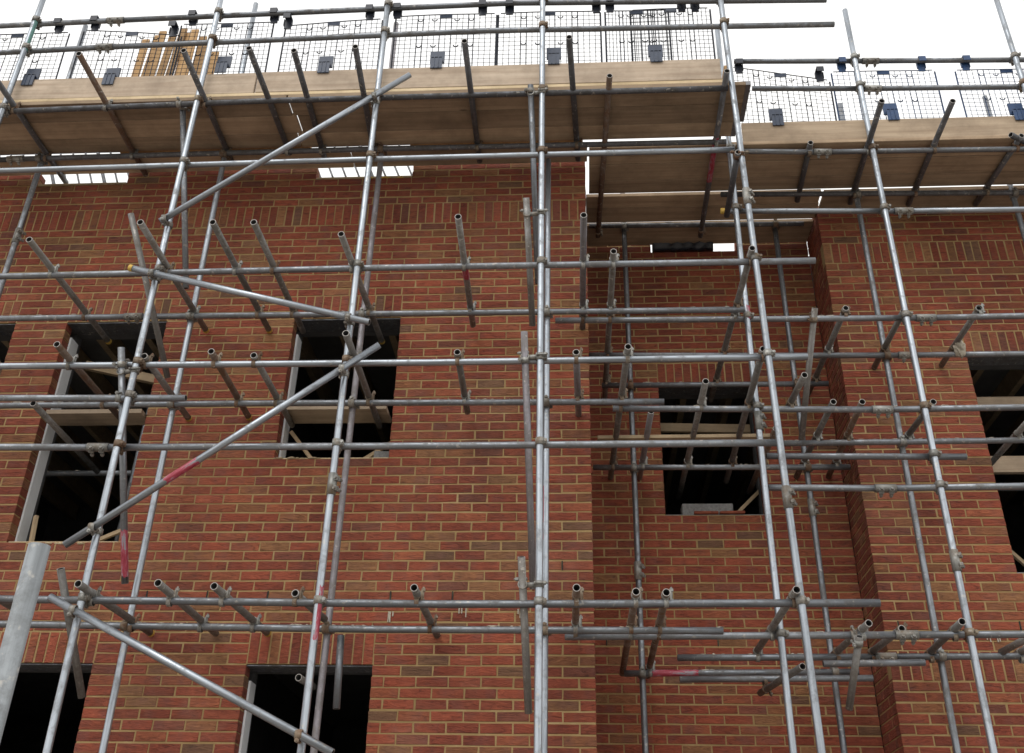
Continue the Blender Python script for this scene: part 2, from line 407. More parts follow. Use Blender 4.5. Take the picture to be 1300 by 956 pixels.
TUBES=[
('standard','bright',(-4.8537,6.2800,0.0000),(-4.7948,6.2800,9.3000),{}),
('standard','bright',(-3.1239,6.2800,0.0000),(-3.1369,6.2800,9.3000),{}),
('standard','bright',(-1.6225,6.2800,0.0000),(-1.6167,6.2800,8.7500),{'sleeve': [4.154]}),
('standard','bright',(-0.2487,6.2800,0.0000),(-0.2536,6.2800,9.4000),{}),
('standard','bright',(1.3707,6.2800,0.0000),(1.2677,6.2800,9.1000),{'sleeve': [4.047, 6.462]}),
('standard','bright',(2.5635,7.0500,0.0000),(2.5784,7.0500,9.2661),{'sleeve': [3.89]}),
('standard','bright',(4.0606,7.0500,0.0000),(3.9907,7.0500,9.6000),{}),
('standard','dull',(-4.8464,7.0000,0.0000),(-4.8087,7.0000,9.3387),{'sleeve': [6.772]}),
('standard','bright',(-3.1144,7.0000,0.0000),(-3.1273,7.0000,9.5705),{}),
('standard','violet',(-1.7335,7.0000,0.0000),(-1.6976,7.0000,9.2290),{}),
('standard','bright',(-0.2521,7.0000,0.0000),(-0.2245,7.0000,7.4817),{}),
('standard','bright',(1.3246,7.0500,0.0000),(1.3658,7.0500,9.0500),{'sleeve': [4.961]}),
('standard','dull',(0.4663,8.2500,0.0000),(0.4800,8.2500,8.1404),{'sleeve': [4.204]}),
('standard','dull',(1.9263,8.2500,0.0000),(1.9361,8.2500,7.6331),{'sleeve': [4.741]}),
('standard','dull',(2.5631,7.7500,0.0000),(2.6022,7.7500,8.7250),{}),
('standard','dull',(4.0108,7.7500,0.0000),(3.9948,7.7500,8.7760),{}),
('guard_rail','dull',(-6.0537,6.3300,8.6118),(-4.0858,6.3300,8.6505),{'endsleeve': 1}),
('guard_rail','dull',(-4.0858,6.3300,8.6505),(2.1776,6.3300,8.6093),{'mid': [(-0.525, 6.33, 8.7012)]}),
('guard_rail','dull',(-5.9592,6.3300,8.2652),(-4.1128,6.3300,8.3177),{'endsleeve': 1}),
('guard_rail','dull',(-4.1128,6.3300,8.3177),(2.2039,6.3300,8.3125),{'mid': [(-0.7228, 6.33, 8.3698)]}),
('guard_rail','dull',(1.4981,7.1000,8.6944),(2.7339,7.1000,8.6480),{'endsleeve': 1}),
('guard_rail','dull',(2.7339,7.1000,8.6480),(5.0980,7.1000,8.5751),{}),
('guard_rail','dull',(1.6312,7.1000,8.3477),(2.7029,7.1000,8.3062),{'endsleeve': 1}),
('guard_rail','dull',(2.7029,7.1000,8.3062),(5.0252,7.1000,8.2582),{}),
('ledger','dark',(-5.4775,6.3300,7.5776),(1.2589,6.3300,7.6218),{'mid': [(-2.5542, 6.33, 7.6266)]}),
('ledger','bright',(-5.5827,6.3300,6.9301),(1.2527,6.3300,6.9713),{'mid': [(-1.5637, 6.33, 6.9643)]}),
('ledger','dull',(-5.2920,6.3300,5.8888),(1.7436,6.3300,5.9041),{'mid': [(-1.4732, 6.33, 5.9111)]}),
('ledger','bright',(-5.0726,6.3300,5.1099),(1.5893,6.3300,5.1035),{'mid': [(-0.9542, 6.33, 5.0942)]}),
('ledger','dull',(-5.0000,6.3300,4.8561),(-2.7450,6.3300,4.8307),{}),
('ledger','dull',(-4.8939,6.3300,4.4758),(-3.2914,6.3300,4.4566),{'endsleeve': 1}),
('ledger','dull',(-3.2914,6.3300,4.4566),(1.3051,6.3300,4.4551),{'mid': [(-0.919, 6.33, 4.4498)]}),
('ledger','dull',(-4.5973,6.3300,3.4082),(1.8112,6.3300,3.3876),{'mid': [(-0.8601, 6.33, 3.3742)]}),
('ledger','dark',(-6.0768,6.9500,7.5665),(-5.0314,6.9500,7.5995),{'endsleeve': 1}),
('ledger','dark',(-5.0314,6.9500,7.5995),(1.3160,6.9500,7.5932),{'mid': [(-1.727, 6.95, 7.6124)]}),
('ledger','dull',(-5.6059,6.9500,5.9033),(-3.5821,6.9500,5.9019),{'endsleeve': 1, 'crust': 1}),
('ledger','dull',(-3.5821,6.9500,5.9019),(1.3126,6.9500,5.8812),{'crust': 1, 'mid': [(-0.8203, 6.95, 5.8902)]}),
('ledger','dull',(-5.3834,6.9500,5.1048),(0.6462,6.9500,5.0816),{'crust': 1, 'mid': [(-2.3637, 6.95, 5.1012)]}),
('ledger','dull',(-4.9108,6.9500,3.4158),(0.9425,6.9500,3.3790),{'crust': 1, 'mid': [(-1.3632, 6.95, 3.3806)]}),
('ledger','dull',(1.3558,7.1000,7.6150),(2.1609,7.1000,7.5801),{'endsleeve': 1}),
('ledger','dull',(2.1609,7.1000,7.5801),(4.8636,7.1000,7.5405),{}),
('ledger','bright',(1.2376,7.1000,6.9606),(2.7427,7.1000,6.9206),{'cap0': 1, 'endsleeve': 1}),
('ledger','bright',(2.7427,7.1000,6.9206),(4.7198,7.1000,6.9011),{'cap0': 1}),
('ledger','dull',(-0.1672,7.1000,5.8975),(2.7367,7.1000,5.8729),{'endsleeve': 1, 'crust': 0.4}),
('ledger','dull',(2.7367,7.1000,5.8729),(4.4890,7.1000,5.8843),{'crust': 0.4}),
('ledger','dull',(0.2698,7.1000,5.1037),(2.2776,7.1000,5.0740),{'endsleeve': 1, 'crust': 0.5}),
('ledger','dull',(2.2776,7.1000,5.0740),(4.3114,7.1000,5.0913),{'crust': 0.5}),
('ledger','dull',(1.3838,7.1000,4.7017),(2.8149,7.1000,4.6853),{}),
('ledger','dull',(1.3734,7.1000,4.4536),(2.2005,7.1000,4.4434),{'endsleeve': 1}),
('ledger','dull',(2.2005,7.1000,4.4434),(4.1714,7.1000,4.4703),{}),
('ledger','dull',(-0.1062,7.1000,3.3754),(2.1732,7.1000,3.3971),{'endsleeve': 1, 'crust': 0.3}),
('ledger','dull',(2.1732,7.1000,3.3971),(3.9363,7.1000,3.4128),{'crust': 0.3}),
('ledger','dark',(1.3541,7.7000,7.6099),(5.0757,7.7000,7.5300),{}),
('ledger','dull',(0.0867,7.7000,5.9142),(2.7556,7.7000,5.8755),{'endsleeve': 1}),
('ledger','dull',(2.7556,7.7000,5.8755),(4.7018,7.7000,5.8782),{}),
('ledger','dull',(1.5869,7.7000,5.0780),(4.5260,7.7000,5.0959),{'crust': 1}),
('ledger','dull',(0.7002,7.7000,3.3820),(2.1809,7.7000,3.3956),{'endsleeve': 1, 'crust': 1}),
('ledger','dull',(2.1809,7.7000,3.3956),(4.1499,7.7000,3.4175),{'crust': 1}),
('ledger','dark',(0.1396,8.2000,7.6507),(2.2013,8.2000,7.6269),{}),
('ledger','dull',(0.2203,8.2000,5.8850),(2.2060,8.2000,5.8804),{'crust': 1}),
('ledger','dull',(0.1277,8.2000,5.0952),(2.2800,8.2000,5.0850),{'crust': 1}),
('ledger','dull',(0.3295,8.2000,3.3799),(2.1052,8.2000,3.4028),{'tape': (0.122, 0.318), 'crust': 1}),
('ledger','dull',(0.7427,8.0800,3.3123),(2.1715,8.0800,3.3304),{}),
('ledger','dull',(1.7195,7.6300,3.3285),(2.4282,7.6300,3.3419),{}),
('transom','dark',(-4.7502,5.9668,7.6430),(-4.7503,7.3488,7.6430),{}),
('transom','dark',(-3.9400,5.7567,7.6430),(-3.9547,7.2631,7.6430),{}),
('transom','dark',(-3.0844,5.7584,7.6430),(-3.0983,7.1057,7.6430),{}),
('transom','dark',(-2.5547,5.7553,7.6430),(-2.5400,7.0185,7.6430),{}),
('transom','dark',(-2.2037,5.7948,7.6430),(-2.2395,7.0833,7.6430),{}),
('transom','dark',(-1.7073,5.7738,7.6430),(-1.7819,7.0469,7.6430),{}),
('transom','dark',(-0.8412,5.7524,7.6430),(-0.8472,7.1890,7.6430),{}),
('transom','dark',(-0.0251,5.7460,7.6430),(0.0372,7.2002,7.6430),{}),
('transom','dark',(0.2969,6.1710,7.6430),(0.2228,8.2545,7.5650),{}),
('transom','dark',(1.2340,6.1568,7.6430),(1.2187,8.2877,7.5650),{'red': 1}),
('transom','dark',(2.0471,7.0104,7.6130),(2.0742,7.8233,7.6130),{}),
('transom','dark',(2.5329,6.5167,7.6130),(2.5697,7.8763,7.6130),{}),
('transom','dark',(3.1101,6.5395,7.6130),(3.1145,7.9191,7.6130),{}),
('transom','dark',(3.7207,6.9735,7.6130),(3.9682,7.1339,7.6130),{}),
('transom','dark',(3.8170,6.9871,7.6130),(3.7319,7.9407,7.6130),{}),
('transom','trans',(-3.9905,5.9378,5.9480),(-3.9946,7.4232,5.9480),{'cap1': 1}),
('transom','trans',(-3.0880,5.7586,5.9480),(-3.0905,7.2643,5.9480),{'cap1': 1}),
('transom','trans',(-2.5672,5.7763,5.9480),(-2.5580,7.2789,5.9480),{'cap1': 1}),
('transom','trans',(-2.2738,5.7863,5.9480),(-2.2758,7.2994,5.9480),{}),
('transom','trans',(-1.6789,5.9472,5.9480),(-1.6431,7.4857,5.9480),{'cap1': 1}),
('transom','trans',(-0.8148,5.7723,5.9480),(-0.8462,7.2376,5.9480),{'tape': (0.38, 0.52)}),
('transom','trans',(0.0620,5.7844,5.9480),(0.0511,7.3000,5.9480),{}),
('transom','trans',(0.2798,6.2257,5.9480),(0.2513,8.7220,5.9480),{}),
('transom','trans',(1.2792,6.2189,5.9480),(1.2298,8.6299,5.9480),{}),
('transom','trans',(2.1234,7.0566,5.9480),(2.0994,8.5230,5.9480),{}),
('transom','trans',(2.5842,7.1167,5.9480),(2.5740,8.0589,5.9480),{}),
('transom','trans',(3.1581,7.0982,5.9480),(3.1368,8.0164,5.9480),{}),
('transom','trans',(-4.9944,6.7786,5.9480),(-5.1898,8.3604,5.9480),{}),
('transom','trans',(-3.6542,6.0972,5.1480),(-3.6609,7.2791,5.1480),{}),
('transom','trans',(-3.0918,6.2803,5.1480),(-3.1073,7.3045,5.1480),{'cap1': 1}),
('transom','trans',(-2.5849,6.2253,5.1480),(-2.6135,7.2859,5.1480),{'cap1': 1}),
('transom','trans',(-2.2960,6.2892,5.1480),(-2.2999,7.4362,5.1480),{}),
('transom','trans',(-1.5739,6.0020,5.1480),(-1.5916,7.4644,5.1480),{}),
('transom','trans',(-0.8371,6.2816,5.1480),(-0.8570,7.2237,5.1480),{}),
('transom','trans',(-0.0028,6.3032,5.1480),(0.0088,7.2829,5.1480),{}),
('transom','trans',(0.3562,6.2355,5.1480),(0.2800,8.6857,5.1480),{}),
('transom','trans',(0.5695,7.2395,5.1480),(0.5411,8.5630,5.1480),{}),
('transom','trans',(0.9405,6.7573,5.1480),(0.9216,9.0121,5.1480),{}),
('transom','trans',(1.2877,6.2926,5.1480),(1.3086,8.6446,5.1480),{}),
('transom','trans',(1.6385,6.6774,5.1480),(1.6047,7.2338,5.1480),{}),
('transom','trans',(1.5738,7.5685,5.1480),(1.5438,8.9048,5.1480),{}),
('transom','trans',(1.9298,7.1080,5.1480),(1.9030,8.5812,5.1480),{}),
('transom','trans',(2.1450,7.1127,5.1480),(2.1832,8.6919,5.1480),{}),
('transom','trans',(2.6724,7.1240,5.1480),(2.6370,7.7646,5.1480),{}),
('transom','trans',(3.4898,7.4777,5.1480),(3.4738,8.2799,5.1480),{}),
('transom','trans',(-4.0413,6.6518,4.9680),(-4.0822,7.9706,4.9680),{}),
('transom','trans',(-3.0971,6.1096,3.4330),(-3.0644,7.2785,3.4330),{'cap1': 1}),
('transom','trans',(-2.5844,6.0918,3.4330),(-2.5906,7.2712,3.4330),{}),
('transom','trans',(-2.2528,6.1546,3.4330),(-2.2126,7.2653,3.4330),{'cap1': 1}),
('transom','trans',(-1.7803,6.2998,3.4330),(-1.7233,6.8929,3.4330),{}),
('transom','trans',(-1.0119,6.1814,3.4330),(-1.0087,7.3531,3.4330),{}),
('transom','trans',(-0.0192,6.1771,3.4330),(-0.0380,7.3370,3.4330),{}),
('transom','trans',(0.3424,6.2554,3.4330),(0.3267,8.4375,3.4330),{}),
('transom','trans',(0.5271,6.2706,3.4330),(0.5289,8.5140,3.4330),{}),
('transom','trans',(1.3003,6.2106,3.4330),(1.2745,7.7353,3.4330),{}),
('transom','trans',(1.8952,6.9450,3.4330),(1.8383,7.7932,3.4330),{}),
('transom','trans',(2.1426,7.0777,3.4330),(2.0911,7.7181,3.4330),{}),
('transom','trans',(2.4805,6.8997,3.4330),(2.5068,7.8967,3.4330),{}),
('transom','trans',(3.0490,7.2243,3.4330),(2.9970,7.6990,3.4330),{}),
('transom','trans',(-3.7656,5.8622,3.4330),(-3.7690,6.7614,3.4330),{}),
('transom','trans',(3.1446,7.5176,3.4330),(3.1240,7.7652,3.4330),{}),
('transom','trans',(1.5145,7.3422,3.2430),(1.3521,8.2094,3.2430),{}),
('transom','trans',(-1.9102,7.1051,3.0950),(-1.8743,7.3978,3.0950),{}),
('cross_brace','trans',(-0.3654,6.2100,6.4471),(-0.3356,6.8000,5.6669),{}),
('cross_brace','violet',(-0.3651,6.2200,5.2712),(-0.3138,6.8800,3.6366),{}),
('cross_brace','trans',(-0.3579,6.2000,3.6331),(-0.3265,6.6800,2.7984),{}),
('cross_brace','dull',(-0.3478,6.2600,7.6512),(-0.2994,6.8800,6.1107),{}),
('cross_brace','trans',(-3.5162,6.3800,6.5110),(-3.2508,7.0800,5.4016),{}),
('cross_brace','dull',(-3.2443,6.2200,5.1871),(-3.1609,6.9000,3.6776),{'tape': (0.78, 0.97)}),
('cross_brace','trans',(-3.2894,6.2200,3.5639),(-3.2179,6.7500,2.8845),{}),
('cross_brace','dull',(-3.3127,6.4000,7.6583),(-3.1674,6.8800,6.1227),{}),
('cross_brace','trans',(1.8660,6.9900,5.9108),(1.7793,7.6400,5.0832),{}),
('cross_brace','trans',(1.8304,6.9800,3.3542),(1.7771,7.3000,2.9579),{}),
('cross_brace','dark',(1.2628,6.2400,6.8695),(1.2615,7.0000,6.8340),{}),
('standard','dull',(-1.6072,6.9300,3.3321),(-1.5890,6.9300,2.8592),{}),
('facade_brace','bright',(-3.1657,6.1900,6.2814),(-1.3401,6.1900,7.7362),{}),
('facade_brace','bright',(-3.3103,6.1900,5.8549),(-1.4627,6.1900,5.3492),{'cap0': 1}),
('facade_brace','bright',(-3.2859,6.1900,3.7094),(-1.3761,6.1900,5.1607),{'tape': (0.3, 0.4)}),
('facade_brace','bright',(-3.2970,6.1900,3.3726),(-1.4158,6.1900,2.4778),{}),
]
GUARDS=[((-5.489, 6.4, 8.589), (-4.525, 6.4, 8.596), [(-4.606, 6.35, 8.626)], 'navy'), ((-4.399, 6.4, 8.621), (-3.477, 6.4, 8.51), [(-4.273, 6.35, 8.641), (-3.537, 6.35, 8.538)], 'navy'), ((-3.508, 6.41, 8.661), (-2.663, 6.41, 8.652), [(-3.386, 6.36, 8.681), (-2.646, 6.36, 8.676)], 'navy'), ((-2.544, 6.4, 8.586), (-1.677, 6.4, 8.635), [(-2.511, 6.35, 8.59), (-1.784, 6.35, 8.665)], 'navy'), ((-1.559, 6.4, 8.66), (-0.661, 6.4, 8.657), [(-1.538, 6.35, 8.673), (-0.783, 6.35, 8.677)], 'navy'), ((-0.648, 6.41, 8.668), (0.247, 6.41, 8.655), [(-0.547, 6.36, 8.686), (0.213, 6.36, 8.67)], 'navy'), ((0.288, 6.4, 8.642), (0.836, 6.4, 8.635), [(0.329, 6.35, 8.663)], 'navy'), ((0.51, 6.43, 8.675), (1.203, 6.43, 8.671), [(0.953, 6.38, 8.676), (1.068, 6.38, 8.671)], 'navy'), ((1.478, 7.17, 8.695), (2.356, 7.17, 8.49), [(1.54, 7.12, 8.653), (2.258, 7.12, 8.524)], 'navy'), ((2.385, 7.17, 8.598), (3.315, 7.17, 8.58), [(2.473, 7.12, 8.634), (3.187, 7.12, 8.615)], 'blue'), ((3.498, 7.17, 8.573), (4.403, 7.17, 8.546), [(3.581, 7.12, 8.608), (4.308, 7.12, 8.578)], 'blue')]
TONGUES=[(-4.723, 6.335, 7.988), (-4.001, 6.335, 7.968), (-3.026, 6.335, 8.068), (-2.126, 6.335, 8.031), (-1.157, 6.335, 8.046), (-0.159, 6.335, 8.05), (0.7, 6.335, 8.042), (1.82, 7.105, 7.988), (2.832, 7.105, 8.017), (3.919, 7.105, 7.978)]

# ================================================================ THE PLACE
# ---------------------------------------------------------------- ground
bm = bmesh.new()
nx = 24
vv = [[bm.verts.new(((i - nx / 2) * 50, (j - nx / 2) * 50, 0)) for j in range(nx + 1)] for i in range(nx + 1)]
for i in range(nx):
    for j in range(nx): bm.faces.new((vv[i][j], vv[i + 1][j], vv[i + 1][j + 1], vv[i][j + 1]))
tag(mesh_obj('ground', bm, M['ground']), kind='structure')

# ---------------------------------------------------------------- brick building
bld = empty('brick_building', (-.9, 9.5, 0), 'unfinished red brick building with soldier courses and empty window openings behind the scaffold', 'building')
CO, BL, BH, J = .075, .215, .065, .0120
def brick(bm, T, x0, x1, z0, z1, dep=.1025):
    """one brick: bevelled, slightly uneven front face; T maps (x, depth, z) to the world"""
    if x1 - x0 < .018 or z1 - z0 < .018: return
    j = .0024; o = random.uniform(-.0014, .0014); rz = random.uniform(-.0015, .0015); b = .003
    def r(): return random.uniform(-j, j)
    wv = .0045 * noise.noise(Vector((x0 * .9, z0 * 6, 3.3))); z0 += wv; z1 += wv; x0 += random.uniform(-.002, .002)
    O = [(x0 + r(), z0 + r()), (x1 + r(), z0 + r()), (x1 + r(), z1 + r()), (x0 + r(), z1 + r())]
    s = [(1, 1), (-1, 1), (-1, -1), (1, -1)]
    F = [bm.verts.new(T(x + sx * b, o + rz * sx, z + sz * b)) for (x, z), (sx, sz) in zip(O, s)]
    G = [bm.verts.new(T(x, o + b, z)) for x, z in O]
    B = [bm.verts.new(T(x, dep, z)) for x, z in O]
    bm.faces.new(F)
    for a, c in ((F, G), (G, B)):
        for i in range(4): bm.faces.new((a[i], c[i], c[(i + 1) % 4], a[(i + 1) % 4]))
def wall(T, x0, x1, zt, holes, soldiers, zb=0.0, shift=0.0, backing=.1, flip=False):
    bm = bmesh.new(); nrow = int(round((zt - zb) / CO))
    blocks = holes + soldiers
    for k in range(nrow):
        z0 = zb + k * CO; zc = z0 + CO / 2
        cut = sorted([(a, b) for a, b, c, d_ in blocks if c - .001 < zc < d_ + .001])
        free = []; x = x0
        for a, b in cut:
            if a > x: free.append((x, min(a, x1)))
            x = max(x, b)
        if x < x1: free.append((x, x1))
        off = ((k % 2) * .1125 + shift) % .225
        for fa, fb in free:
            row_s = [s_ for s_ in soldiers if s_[2] < zc < s_[3]]
            n = math.floor((fa - x0 - off) / .225); pts = [fa]; xx = x0 + off + (n + 1) * .225
            while xx < fb - 1e-6: pts.append(xx); xx += .225
            pts.append(fb)
            if len(pts) > 2 and pts[1] - pts[0] < .07: pts.pop(1)
            if len(pts) > 2 and pts[-1] - pts[-2] < .07: pts.pop(-2)
            for i, (a, b) in enumerate(zip(pts, pts[1:])):
                la = J / 2 if i or any(abs(fa - s_[1]) < 1e-6 for s_ in row_s) else 0
                lb = J / 2 if i < len(pts) - 2 or any(abs(fb - s_[0]) < 1e-6 for s_ in row_s) else 0
                brick(bm, T, a + la, b - lb, z0 + J / 2, z0 + CO - J / 2)
    for a, b, c, d_ in soldiers:
        n = max(1, int(round((b - a) / CO))); p = (b - a) / n
        for i in range(n): brick(bm, T, a + i * p + J / 2, a + (i + 1) * p - J / 2, c + J / 2, d_ - J / 2)
    # the mortar bed: one slab, set back, with the openings left out
    xs = sorted({x0, x1} | {h[i] for h in holes for i in (0, 1)}); zs = sorted({zb, zt} | {h[i] for h in holes for i in (2, 3)})
    xs = [x for x in xs if x0 <= x <= x1]; zs = [z for z in zs if zb <= z <= zt]
    R_ = .0042
    for i in range(len(xs) - 1):
        for j_ in range(len(zs) - 1):
            cx, cz = (xs[i] + xs[i + 1]) / 2, (zs[j_] + zs[j_ + 1]) / 2
            solid = lambda X, Z: x0 < X < x1 and zb < Z < zt and not any(h[0] < X < h[1] and h[2] < Z < h[3] for h in holes)
            if not solid(cx, cz): continue
            e = .0001
            xa = xs[i] + (0 if solid(xs[i] - e, cz) else R_); xb = xs[i + 1] - (0 if solid(xs[i + 1] + e, cz) else R_)
            za = zs[j_] + (0 if solid(cx, zs[j_] - e) else R_); zb_ = zs[j_ + 1] - (0 if solid(cx, zs[j_ + 1] + e) else R_)
            vs_ = [bm.verts.new(T(x, y, z)) for x in (xa, xb) for y in (R_, backing) for z in (za, zb_)]
            for f in ((0, 1, 5, 4), (2, 6, 7, 3), (0, 4, 6, 2), (1, 3, 7, 5), (0, 2, 3, 1), (4, 5, 7, 6)):
                bm.faces.new([vs_[q] for q in f]).material_index = 1
    bmesh.ops.recalc_face_normals(bm, faces=bm.faces[:])
    return mesh_obj('wall', bm, [M['brick'], M['mortar']], bld)
ZT = 7.725
YM, YV, YN = 7.30, 8.04, 8.55          # main face, wing face, recess face
XL, XC, XR, XE = -7.0, .10, 2.30, 6.2
hm = [(-5.69, -4.79, 4.125, 6.075), (-4.335, -3.465, 4.125, 6.075), (-2.365, -1.465, 4.80, 6.075),
      (-4.335, -3.455, 1.275, 3.225), (-2.345, -1.45, 1.275, 3.225), (-4.99, -4.14, 7.575, ZT), (-2.36, -1.47, 7.575, ZT)]
wm = wall(lambda x, y, z: (x, YM + y, z), XL, XC, ZT, hm,
     [(XL, XC, 7.05, 7.275)] + [(h[0] - .0, h[1] + .0, h[3], h[3] + .225) for h in hm[:5]], shift=.125)
wr = wall(lambda x, y, z: (x, YN + y, z), XC, XR, ZT, [(.75, 1.605, 4.80, 6.075), (.755, 1.60, 7.575, ZT)], [(.75, 1.605, 6.075, 6.30)], shift=0)
hw = [(3.38, 4.28, 4.125, 6.075), (3.38, 4.28, 1.275, 3.30)]
ww = wall(lambda x, y, z: (x, YV + y, z), XR, XE, ZT, hw, [(XR, XE, 7.05, 7.275), (3.38, 4.28, 6.075, 6.30), (XR, XE, 3.30, 3.525)])
# returns at the two corners of the recess
wall(lambda y, x, z: (XR + x, YV + .1075 + (YN - YV - .1125) - y, z), 0.0, YN - YV - .1125, ZT, [], [], shift=.1)
wall(lambda y, x, z: (XC - x, YM + .1075 + y, z), 0.0, YN - YM - .1125, ZT, [], [], shift=.1)

# inner leaf, floors, back and side walls: the dark rooms behind the openings
def slab_with_holes(x0, x1, y0, y1, z0, z1, holes, name, m):
    bm = bmesh.new(); xs = sorted({x0, x1} | {h[i] for h in holes for i in (0, 1)}); zs = sorted({z0, z1} | {min(z1, h[i]) for h in holes for i in (2, 3)})
    for i in range(len(xs) - 1):
        for j_ in range(len(zs) - 1):
            cx, cz = (xs[i] + xs[i + 1]) / 2, (zs[j_] + zs[j_ + 1]) / 2
            if any(h[0] < cx < h[1] and h[2] < cz < h[3] for h in holes): continue
            box(bm, (xs[i], y0, zs[j_]), (xs[i + 1], y1, zs[j_ + 1]))
    return mesh_obj(name, bm, m, bld)
pad = lambda hs, p=.0: [(a - p, b + p, c, d_) for a, b, c, d_ in hs]
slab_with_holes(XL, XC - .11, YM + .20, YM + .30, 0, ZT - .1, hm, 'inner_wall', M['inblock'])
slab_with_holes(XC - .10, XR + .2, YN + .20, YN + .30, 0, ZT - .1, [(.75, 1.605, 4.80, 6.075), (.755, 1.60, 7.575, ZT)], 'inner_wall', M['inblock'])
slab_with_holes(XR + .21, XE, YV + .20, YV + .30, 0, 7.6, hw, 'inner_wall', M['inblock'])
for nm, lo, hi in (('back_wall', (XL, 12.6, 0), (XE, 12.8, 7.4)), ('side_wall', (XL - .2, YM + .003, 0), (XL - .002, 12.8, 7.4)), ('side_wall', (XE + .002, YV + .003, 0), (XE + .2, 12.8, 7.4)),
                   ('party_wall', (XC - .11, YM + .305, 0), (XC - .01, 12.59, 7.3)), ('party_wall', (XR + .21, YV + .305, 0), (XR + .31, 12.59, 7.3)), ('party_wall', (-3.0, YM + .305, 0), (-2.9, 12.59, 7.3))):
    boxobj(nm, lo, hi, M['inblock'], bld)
for k, (z0, z1) in enumerate(((.95, 1.15), (3.72, 3.92), (6.45, 6.68))):
    bm = bmesh.new()
    box(bm, (XL + .01, YM + .31, z0), (XC - .115, 12.58, z1)); box(bm, (XC - .005, YN + .31, z0), (XR + .205, 12.58, z1)); box(bm, (XR + .315, YV + .31, z0), (XE - .01, 12.58, z1))
    mesh_obj('floor_slab', bm, M['slab'], bld)
for x in [-6.6 + .45 * i for i in range(28)]:
    if any(abs(x - q) < .15 for q in (XC, -2.95, XR + .26)): continue
    y0 = YM + .32 if x < XC - .1 else (YN + .32 if x < XR + .2 else YV + .32)
    if x < XE - .1: boxobj('ceiling_joist', (x - .03, y0, 6.26), (x + .03, 12.5, 6.449), M['stud'], bld)
# white cavity closers, sills and lintel plates round the openings
def closers(h, Y, sill='ply', closer=True):
    a, b, c, d_ = h
    if closer:
        boxobj('cavity_closer', (a + .001, Y + .104, c), (a + .016, Y + .235, d_ - .09), M['white'], bld)
        boxobj('cavity_closer', (b - .016, Y + .104, c), (b - .001, Y + .235, d_ - .01), M['white'], bld)
    boxobj('sill_board', (a + .004, Y + .018, c - .012), (b - .004, Y + .23, c + .008), M[sill], bld)
    boxobj('lintel_plate', (a - .08, Y + .012, d_ - .009), (b + .08, Y + .20, d_ - .001), M['dark'], bld)
for h in hm[:5]: closers(h, YM)
closers((.75, 1.605, 4.80, 6.075), YN, 'block', False)
for h in hw: closers(h, YV, 'block')
for h, Y in ((hm[5], YM), (hm[6], YM)):
    boxobj('sill_board', (h[0] + .004, Y + .003, h[2] + .002), (h[1] - .004, Y + .26, h[2] + .020), M['ply'], bld)
# loose mortar and insulation along two of the sills
def lumps(name, x0, x1, y0, y1, z, n, r, m, parent, sq=.5):
    bm = bmesh.new()
    for i in range(n):
        rr = random.uniform(.4, 1) * r; c = Vector((random.uniform(x0, x1), random.uniform(y0, y1), z))
        for v in bmesh.ops.create_icosphere(bm, subdivisions=2, radius=rr)['verts']:
            l = v.co * (1 + .35 * noise.noise(v.co / rr * 1.7 + c * 9)); v.co = c + Vector((l.x * 1.7, l.y, l.z * sq))
    return mesh_obj(name, bm, m, parent, smooth=True)
lumps('insulation_tuft', -1.88, -1.52, YM + .0, YM + .06, 7.578, 26, .022, M['cap'], bld)
lumps('insulation_tuft', -4.45, -4.2, YM + .0, YM + .06, 7.575, 16, .024, M['stud'], bld)
lumps('mortar_smear', -2.36, -2.0, YM - .004, YM + .02, 4.80, 20, .016, M['ply'], bld)
lumps('mortar_smear', -4.15, -3.72, YM - .006, YM + .02, 4.11, 26, .020, M['ply'], bld)
# weep vents in the perpends
for Xv, Zv, Yv in [(x, 3.7125, YM) for x in (-3.6125, -3.1625, -2.7125, -2.2625, -1.3625, -.9125, -.2375)] + [(-.125, 3.9375, YM), (.2125, 3.7125, YN), (1.1125, 3.7125, YN)] + [(x, 3.7125, YV) for x in (2.4125, 2.8625, 3.3125, 3.7625)]:
    boxobj('weep_vent', (Xv - .004, Yv - .004, Zv - .033), (Xv + .004, Yv + .05, Zv + .035), M['vent'], bld)
# efflorescence under the cavity tray is part of the wall: small white dribbles
for (x0, x1, z, Yv) in ((-.86, -.80, 3.65, YM), (-.45, -.40, 3.62, YM), (-1.38, -1.33, 3.60, YM), (3.0, 3.3, 3.66, YV)):
    bm = bmesh.new()
    for i in range(4):
        xx = random.uniform(x0, x1); l = random.uniform(.03, .09); box(bm, (xx - .004, Yv - .0055, z - l), (xx + .004, Yv + .004, z), 0, .0015)
    mesh_obj('mortar_dribble', bm, M['crust'], bld)
# thin bare roof trusses standing over the open top floor
for Yt, x0, x1 in ((9.6, -7.2, -4.4), (9.6, -3.9, -1.2)):
    bm = bmesh.new(); L = x1 - x0
    for z in (0, .9): cyl(bm, (0, 0, z), (L, 0, z), .02, 8)
    n = int(L / .16)
    for i in range(n):
        x = i * .16; cyl(bm, (x, 0, .9), (x + .36, 0, 0), .012 if i % 4 else .022, 6)
    cyl(bm, (L * .55, .03, 0), (L * .95, .03, .9), .022, 6)
    mesh_obj('roof_truss', bm, M['dark'], bld, Matrix.Translation((x0, Yt, 9.1)))
    for x in (x0 + .1, x1 - .1): boxobj('truss_post', (x - .03, Yt - .03, 6.68), (x + .03, Yt + .03, 9.1), M['dark'], bld)

